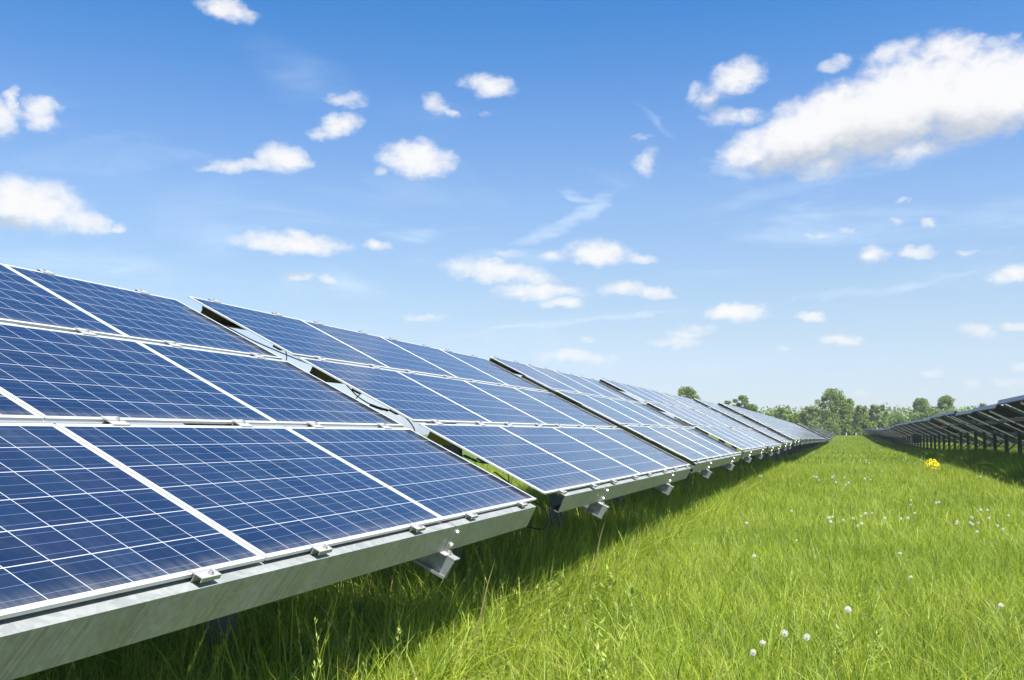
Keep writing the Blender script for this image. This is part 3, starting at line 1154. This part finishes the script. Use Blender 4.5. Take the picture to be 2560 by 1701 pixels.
for a, b_ in ((690, 293), (665, 298), (676, 330), (775, 315), (853, 302), (915, 286), (951, 265), (1003, 262), (920, 343), (890, 360), (1103, 300), (1225, 305), (1282, 300), (1336, 262)):
    dandelion(*q4(a, b_), 'white dandelion clock in the long band across the middle of the meadow', random.choice((0, 0, 1)), .36, random.uniform(.85, 1.25), 'dandelion clocks of the middle band')
for a, b_ in ((1851, 237), (1783, 296), (1790, 348), (1770, 335), (1663, 345), (1666, 328), (1824, 408), (2025, 388), (2068, 280), (1832, 340), (1985, 360), (1908, 238), (1915, 300), (1503, 180), (1525, 176), (1305, 160), (1303, 198)):
    dandelion(*q4(a, b_), 'white dandelion clock in the loose cluster by the right edge', random.choice((0, 0, 1, 2)), .36, random.uniform(.8, 1.2), 'dandelion clocks of the right cluster')
for a, b_ in ((2085, 1190.5), (2081, 1194), (2110.5, 1194.5), (2047.7, 1200.5), (2121, 1207.5), (2114, 1212), (2090, 1206), (2162, 1197), (2176.6, 1200), (2164.5, 1156), (2173, 1158), (2102.8, 1137), (2110.5, 1138), (2125, 1138.5), (2087, 1130),
              (2204, 1178), (2313, 1138), (2304, 1151), (2451, 1192.5), (2179, 1125.5), (2196, 1113), (1897.5, 1190), (1902.8, 1191), (2035, 1192), (2041, 1194)):
    dandelion(a, b_, 'tiny distant dandelion clock, a white dot in the far meadow', 0, .42, random.uniform(1.0, 1.5), 'tiny dandelion clocks of the far meadow')


def leaf_blob(r, c, rad, n, size, flat=.0):
    """n leaf quads on and inside an uneven ellipsoid: verts, quads"""
    d = r.normal(0, 1, (n, 3))
    d /= np.linalg.norm(d, axis=1)[:, None]
    k = r.uniform(.25, 1.0, n) ** .45
    p = c + d * rad * (k * r.uniform(.85, 1.12, n))[:, None]
    a = r.normal(0, 1, (n, 3))
    a[:, 2] *= (1 - flat)
    a /= np.linalg.norm(a, axis=1)[:, None]
    b_ = np.cross(a, r.normal(0, 1, (n, 3)))
    b_ /= np.linalg.norm(b_, axis=1)[:, None] + 1e-9
    s = size * r.uniform(.6, 1.4, n)[:, None]
    V = np.stack([p - a * s * .5, p + b_ * s * .28, p + a * s * .5, p - b_ * s * .28], 1).reshape(-1, 3)
    return V


def leaves_mesh(name, blobs, m, seed):
    r = np.random.default_rng(seed)
    Vs, Ts = [], []
    for c, rad, n, size in blobs:
        V = leaf_blob(r, np.array(c), np.array(rad), n, size)
        Vs.append(V)
        Ts.append(np.clip(np.repeat(r.normal(.5, .2, n) + r.normal(0, .12), 4), 0, 1))
    V = np.concatenate(Vs)
    F = np.arange(len(V)).reshape(-1, 4)
    return np_mesh(name, V, F, np.concatenate(Ts), m)


# leafy weeds in the near grass
def weed_mesh(seed):
    r = random.Random(seed)
    v, f, tn = [], [], []
    st = MB()
    for s_ in range(r.randint(3, 5)):
        x0, y0 = r.uniform(-.07, .07), r.uniform(-.07, .07)
        lx, ly = r.uniform(-.06, .06), r.uniform(-.06, .06)
        hh = r.uniform(.24, .42)
        for k in range(11):
            z = hh * (.35 + .65 * k / 10)
            q = z / hh
            c = Vector((x0 + lx * q, y0 + ly * q, z))
            an = k * 2.4 + r.uniform(-.4, .4)
            L = r.uniform(.05, .095) * (1.15 - .5 * q)
            W = L * .42
            el_ = r.uniform(.1, .9)
            dr = Vector((math.cos(an) * math.cos(el_), math.sin(an) * math.cos(el_), math.sin(el_)))
            sd = Vector((-math.sin(an), math.cos(an), 0))
            up = dr.cross(sd) * -1
            t_ = r.random()
            b0 = len(v)
            prof = [(0, .06), (.25, .8), (.5, 1.0), (.8, .55), (1.0, .03)]
            for (u_, w_) in prof:
                ctr = c + dr * (L * u_) + up * (-.25 * L * u_ * u_)
                v += [tuple(ctr - sd * (W * w_ * .5) + up * (.12 * W * w_)), tuple(ctr), tuple(ctr + sd * (W * w_ * .5) + up * (.12 * W * w_))]
                tn += [t_] * 3
            for i in range(4):
                q0 = b0 + 3 * i
                f += [(q0, q0 + 1, q0 + 4, q0 + 3), (q0 + 1, q0 + 2, q0 + 5, q0 + 4)]
        st.tube([(x0, y0, 0), (x0 + lx * .5, y0 + ly * .5, hh * .5), (x0 + lx, y0 + ly, hh)], .0022, 5)
    me = mesh_from('weed_leaves', v, f, [M['weed']])
    set_attr(me, 'tone', tn)
    return me, st.mesh('weed_stem', [M['stem']])


WD = [weed_mesh(i) for i in range(4)]
for i, (a, b_) in enumerate([(1275, 1478), (1330, 1500), (1390, 1492), (1440, 1515), (1485, 1500), (1360, 1545), (1420, 1560), (1500, 1465), (1535, 1462), (1300, 1530), (1475, 1395), (1540, 1345), (2115, 1600), (2190, 1610), (520, 1640), (470, 1665), (1510, 1660), (1240, 1560)] + [(random.uniform(1290, 1580), random.uniform(1450, 1580)) for _ in range(7)]):
    p, dist = on_plane(a, b_, .3)
    root = link('weed', None)
    root.location = (p.x, p.y, gz(p.x, p.y))
    root.rotation_euler = (0, 0, random.uniform(0, 6))
    k = random.uniform(.85, 1.15)
    root.scale = (k, k, k)
    link('leaves', WD[i % 4][0], root)
    link('stem', WD[i % 4][1], root)
    if a < 600:
        tag(root, 'dark leafy weed in the shade below the stained beam', 'weed', 'weeds in the shade')
    elif a > 2000:
        tag(root, 'low dark green weed under the largest dandelion clock', 'weed', 'weeds under the dandelion')
    else:
        tag(root, 'pale leafy weed in the sunlit grass by the shadow edge', 'weed', 'leafy weeds by the shadow edge')

# yellow flowering plant
M['yellow'] = simple('yellow_petals', (.95, .76, .01), .6, 0, .2)
p, dist = on_plane(2330, 1163, .45)
root = link('flowering_plant', None)
root.location = (p.x, p.y, gz(p.x, p.y))
rr = random.Random(5)
fl, st = MB(), MB()
for i in range(230):
    a_, q_ = rr.uniform(0, 6.28), rr.random() ** .42
    x_, y_ = math.cos(a_) * q_ * .25, math.sin(a_) * q_ * .25
    z_ = .66 - .20 * q_ ** 2 - .30 * rr.random() ** 1.3
    s_ = rr.uniform(.014, .024)
    fl.cyl((x_, y_, z_), (rr.uniform(-.6, .6), rr.uniform(-.6, .6), 1), s_, .008, 5, 0, s_ * .5)
    if i % 8 == 0:
        st.tube([(x_ * .25, y_ * .25, 0), (x_ * .6, y_ * .6, z_ * .6), (x_, y_, z_)], .004, 5)
link('flower_heads', fl.mesh('flowers', [M['yellow']]), root)
link('stem', st.mesh('stems', [M['stem']]), root)
lv = leaves_mesh('leaves', [((0, 0, .22), (.26, .26, .2), 260, .07)], M['weed'], 4)
link('leaves', lv, root)
tag(root, 'clump of bright yellow flowers standing in the green meadow', 'flowering plant')

# ------------------------------------------------------------------ trees and bushes beyond the field
M['lf_pale'] = leaf_mat('willow_leaves', [(0.0, (.14, .19, .065)), (.5, (.22, .28, .10)), (1.0, (.29, .35, .14))], .30, .6, 'tone', .12, .25)
M['lf_mid'] = leaf_mat('tree_leaves', [(0.0, (.10, .155, .045)), (.5, (.19, .26, .07)), (1.0, (.27, .345, .10))], .30, .6, 'tone', .12, .3)
M['lf_yel'] = leaf_mat('bush_leaves', [(0.0, (.15, .20, .04)), (.5, (.24, .30, .055)), (1.0, (.31, .37, .085))], .30, .6, 'tone', .12, .25)
M['lf_dark'] = leaf_mat('dark_leaves', [(0.0, (.08, .13, .04)), (.5, (.14, .20, .055)), (1.0, (.20, .27, .08))], .25, .6, 'tone', .12, .3)
M['bark'] = simple('bark', (.10, .085, .065), .9, 0, .2, .3, 6)


def tree(name, label, cx, top, hw, dist, mt, base=None, shape='round', n=2600, seed=1, group=None, leaf=.42, cat='tree', low=.12):
    r = random.Random(seed)
    pt, pb = place(cx, top, dist), None
    g0 = gz(pt.x, dist) - .05
    H = pt.z - g0
    wv = hw / FPX * dist / math.cos(math.atan2(pt.x, dist) + .303) * 1.0
    root = link(name, None)
    root.location = (pt.x, dist, g0)
    blobs = []
    nb = {'round': 26, 'tall': 30, 'bush': 22, 'wispy': 26, 'open': 40}[shape]
    for i in range(nb):
        f = low + (1 - low) * (i + .5) / nb
        if shape == 'round':
            prof = math.sqrt(max(.06, 1 - ((f - .58) / .46) ** 2))
        elif shape == 'bush':
            prof = math.sqrt(max(.08, 1 - max(0, (f - .2) / .8) ** 2))
        elif shape == 'open':
            prof = (1.0 if f < .45 else 1.0 - .55 * ((f - .45) / .55) ** 1.2)
        else:
            prof = .45 + .55 * math.sqrt(max(.02, 1 - ((f - .45) / .58) ** 2))
        br = wv * r.uniform(.17, .42) * (.9 if shape in ('wispy', 'open') else 1.1)
        a_ = i * 2.399 + r.uniform(-.5, .5)
        q_ = max(0, wv * prof - br * .8) * r.uniform(.55, 1.0)
        z = H * f
        z = min(z, H - br * .75)
        blobs.append(((math.cos(a_) * q_, math.sin(a_) * q_, z), (br, br, br * r.uniform(.6, .95)), int(n * 1.9 / nb), leaf * 1.15))
    blobs.append(((0, 0, H * .97 - wv * .14), (wv * .2, wv * .2, wv * .2), int(n / nb / 2), leaf))
    link('crown', leaves_mesh('crown', blobs, mt, seed), root)
    tb = MB()
    tr = max(.12, wv * .055)
    tb.tube([(0, 0, -.3), (tr * .3, 0, H * .25), (-tr * .3, tr * .3, H * .5), (0, 0, H * .85)], [tr * 1.25, tr, tr * .7, tr * .2], 8)
    for (c, rad, _, _) in blobs[:-1:2]:
        z0 = min(c[2] * .6, H * .5)
        tb.tube([(0, 0, z0), (c[0] * .5, c[1] * .5, (z0 + c[2]) * .5 + rad[2] * .1), c], [tr * .45, tr * .3, tr * .1], 5)
    link('trunk', tb.mesh('trunk', [M['bark']], True), root)
    tag(root, label, cat, group)
    return root


G = 'trees beyond the field'
tree('tree', 'pale rounded tree crown rising over the front-lit panel row', 1715, 966, 38, 250, M['lf_pale'], None, 'round', 3800, 3, G, .34, 'tree', .25)
tree('tree', 'tree with a pointed top right of the pale rounded crown', 1853, 989, 24, 250, M['lf_mid'], None, 'tall', 2400, 4, G, .34)
tree('tree', 'lower shoulder of foliage left of the pointed tree', 1822, 1001, 17, 252, M['lf_pale'], None, 'wispy', 1500, 5, G, .34)
tree('tree', 'sloping green crown behind the panels, right of the pointed tree', 1880, 1012, 30, 256, M['lf_yel'], None, 'bush', 2400, 6, G, .36)
tree('bush', 'dark low bush at the left end of the far bushes', 1925, 1034, 26, 300, M['lf_dark'], None, 'bush', 1400, 7, G, .4, 'bush')
tree('tree', 'small round green tree above the front-lit row', 1955, 1021, 24, 270, M['lf_mid'], None, 'round', 2000, 8, G, .36, 'tree', .05)
tree('bush', 'yellowish bush between the small round tree and the wispy one', 1990, 1034, 28, 262, M['lf_yel'], None, 'bush', 1900, 9, G, .36, 'bush')
tree('tree', 'wispy topped grey-green tree just left of the tallest tree', 2027, 1016, 28, 256, M['lf_pale'], None, 'wispy', 2400, 10, G, .34)
tree('tree', 'tallest open-crowned tree at the end of the meadow', 2082, 973, 52, 262, M['lf_mid'], None, 'open', 4200, 11, G, .36, 'tree', .2)
tree('tree', 'broad tree leaning out right behind the tallest tree', 2118, 998, 28, 266, M['lf_mid'], None, 'open', 3000, 12, G, .36, 'tree', .15)
tree('tree', 'grey-green tree right of the broad one', 2152, 1014, 22, 258, M['lf_pale'], None, 'tall', 2000, 13, G, .34)
tree('tree', 'pale feathery tree in the middle of the tree line', 2195, 1012, 25, 254, M['lf_pale'], None, 'wispy', 2400, 14, G, .34)
tree('bush', 'dark green bush beside the far tables seen from behind', 2245, 1040, 32, 240, M['lf_dark'], None, 'bush', 2000, 15, G, .34, 'bush')
tree('bush', 'pale olive bush behind the dark green bush', 2290, 1030, 36, 275, M['lf_pale'], None, 'bush', 2000, 16, G, .36, 'bush')
tree('bush', 'pale olive bush under the right round-crowned tree', 2345, 1024, 34, 280, M['lf_pale'], None, 'bush', 1800, 17, G, .36, 'bush')
tree('tree', 'round-crowned tree, left one of two above the far tables', 2302, 996, 26, 300, M['lf_mid'], None, 'round', 3200, 18, G, .36, 'tree', .35)
tree('tree', 'round-crowned tree, right one of two above the far tables', 2364, 990, 25, 300, M['lf_mid'], None, 'round', 3200, 19, G, .36, 'tree', .35)
tree('tree', 'small tree top just showing over the dark table edges', 2457, 1009, 14, 300, M['lf_pale'], None, 'round', 1000, 20, G, .36, 'tree', .3)
tree('bush', 'vivid yellow-green bush between the two row ends', 2117, 1062, 13, 238, M['lf_yel'], None, 'bush', 1300, 21, G, .24, 'bush')
tree('bush', 'low bright bush by the right white post', 2146, 1068, 11, 238, M['lf_yel'], None, 'bush', 900, 22, G, .24, 'bush')
tree('bush', 'olive bush at the foot of the tallest tree', 2078, 1050, 26, 246, M['lf_pale'], None, 'bush', 1500, 23, G, .3, 'bush')
tree('bush', 'olive bush closing the gap left of the far posts', 2035, 1052, 24, 248, M['lf_mid'], None, 'bush', 1400, 24, G, .3, 'bush')
tree('bush', 'shadowy bush behind the right white post', 2165, 1050, 28, 248, M['lf_mid'], None, 'bush', 1600, 25, G, .3, 'bush')
# far wood along the horizon
bl = []
rr = random.Random(3)
for i in range(190):
    px_ = rr.uniform(1880, 2750)
    d_ = rr.uniform(430, 470)
    p = place(px_, rr.uniform(1046, 1058), d_)
    bl.append(((p.x, d_, p.z), (9 * rr.uniform(.6, 1.2), 7, 5.5 * rr.uniform(.7, 1.2)), 90, 1.3))
    bl.append(((p.x + rr.uniform(-5, 5), d_ - 3, p.z * .45), (9, 6, 6), 60, 1.4))
o = link('woods', leaves_mesh('woods', bl, M['lf_mid'], 9))
tag(o, 'far-off green wood along the horizon behind the round-crowned trees', 'woods', None, 'stuff')

# white posts at the far end of the aisle
wp = simple('white_post_paint', (.75, .75, .72), .6)
for i, (a, lab) in enumerate(((2116, 'short white post at the end of the aisle, left one of two'), (2140, 'short white post at the end of the aisle, right one of two'))):
    p = place(a, 1082, 228)
    g0 = gz(p.x, 228)
    mb = MB().box(-.09, .09, -.09, .09, -.2, p.z - g0 - .06).prism([(-.09, p.z - g0 - .06), (.09, p.z - g0 - .06), (0, p.z - g0 + .02)], -.09, .09, 'y')
    o = link('marker_post', mb.mesh('marker_post', [wp]))
    o.location = (p.x, 228, g0)
    tag(o, lab, 'post', 'white marker posts')

# grey electrical cabinets under the row seen from behind
cab = simple('cabinet_grey', (.16, .17, .18), .5, .2)
for i, (a, d_, w_, h_, lab) in enumerate(((2292, 99, .78, .78, 'grey finned electrical cabinet under the dark tables, nearer one'), (2230, 146, .8, .8, 'grey finned electrical cabinet under the dark tables, farther one'))):
    p = place(a, 1097, d_)
    root = link('electrical_cabinet', None)
    root.location = (p.x, d_, gz(p.x, d_))
    zc = p.z - root.location.z
    link('housing', MB().box(-w_ / 2, w_ / 2, 0, .3, zc - h_ / 2, zc + h_ / 2).mesh('housing', [cab]), root)
    fn = MB()
    for k in range(7):
        z0 = zc - h_ / 2 + .06 + k * h_ / 7.6
        fn.box(-w_ / 2 + .04, w_ / 2 - .04, -.05, -.002, z0, z0 + .03)
    link('cooling_fins', fn.mesh('fins', [cab]), root)
    link('leg', MB().box(-w_ / 2, -w_ / 2 + .05, .1, .15, -.2, zc - h_ / 2 - .001).mesh('leg', [M['galv']]), root)
    link('leg', MB().box(w_ / 2 - .05, w_ / 2, .1, .15, -.2, zc - h_ / 2 - .001).mesh('leg', [M['galv']]), root)
    tag(root, lab, 'cabinet')

# ------------------------------------------------------------------ air
hz = bpy.data.materials.new('thin_haze')
hz.use_nodes = True
hz.node_tree.nodes.clear()
pv = hz.node_tree.nodes.new('ShaderNodeVolumePrincipled')
pv.inputs['Color'].default_value = rgb(.80, .88, .96)
pv.inputs['Density'].default_value = 0.00025
pv.inputs['Anisotropy'].default_value = 0.2
ho = hz.node_tree.nodes.new('ShaderNodeOutputMaterial')
hz.node_tree.links.new(pv.outputs[0], ho.inputs['Volume'])
o = link('haze', MB().box(-1210, 1210, -310, 1310, -1.5, 24).mesh('haze', [hz]))
tag(o, kind='stuff')
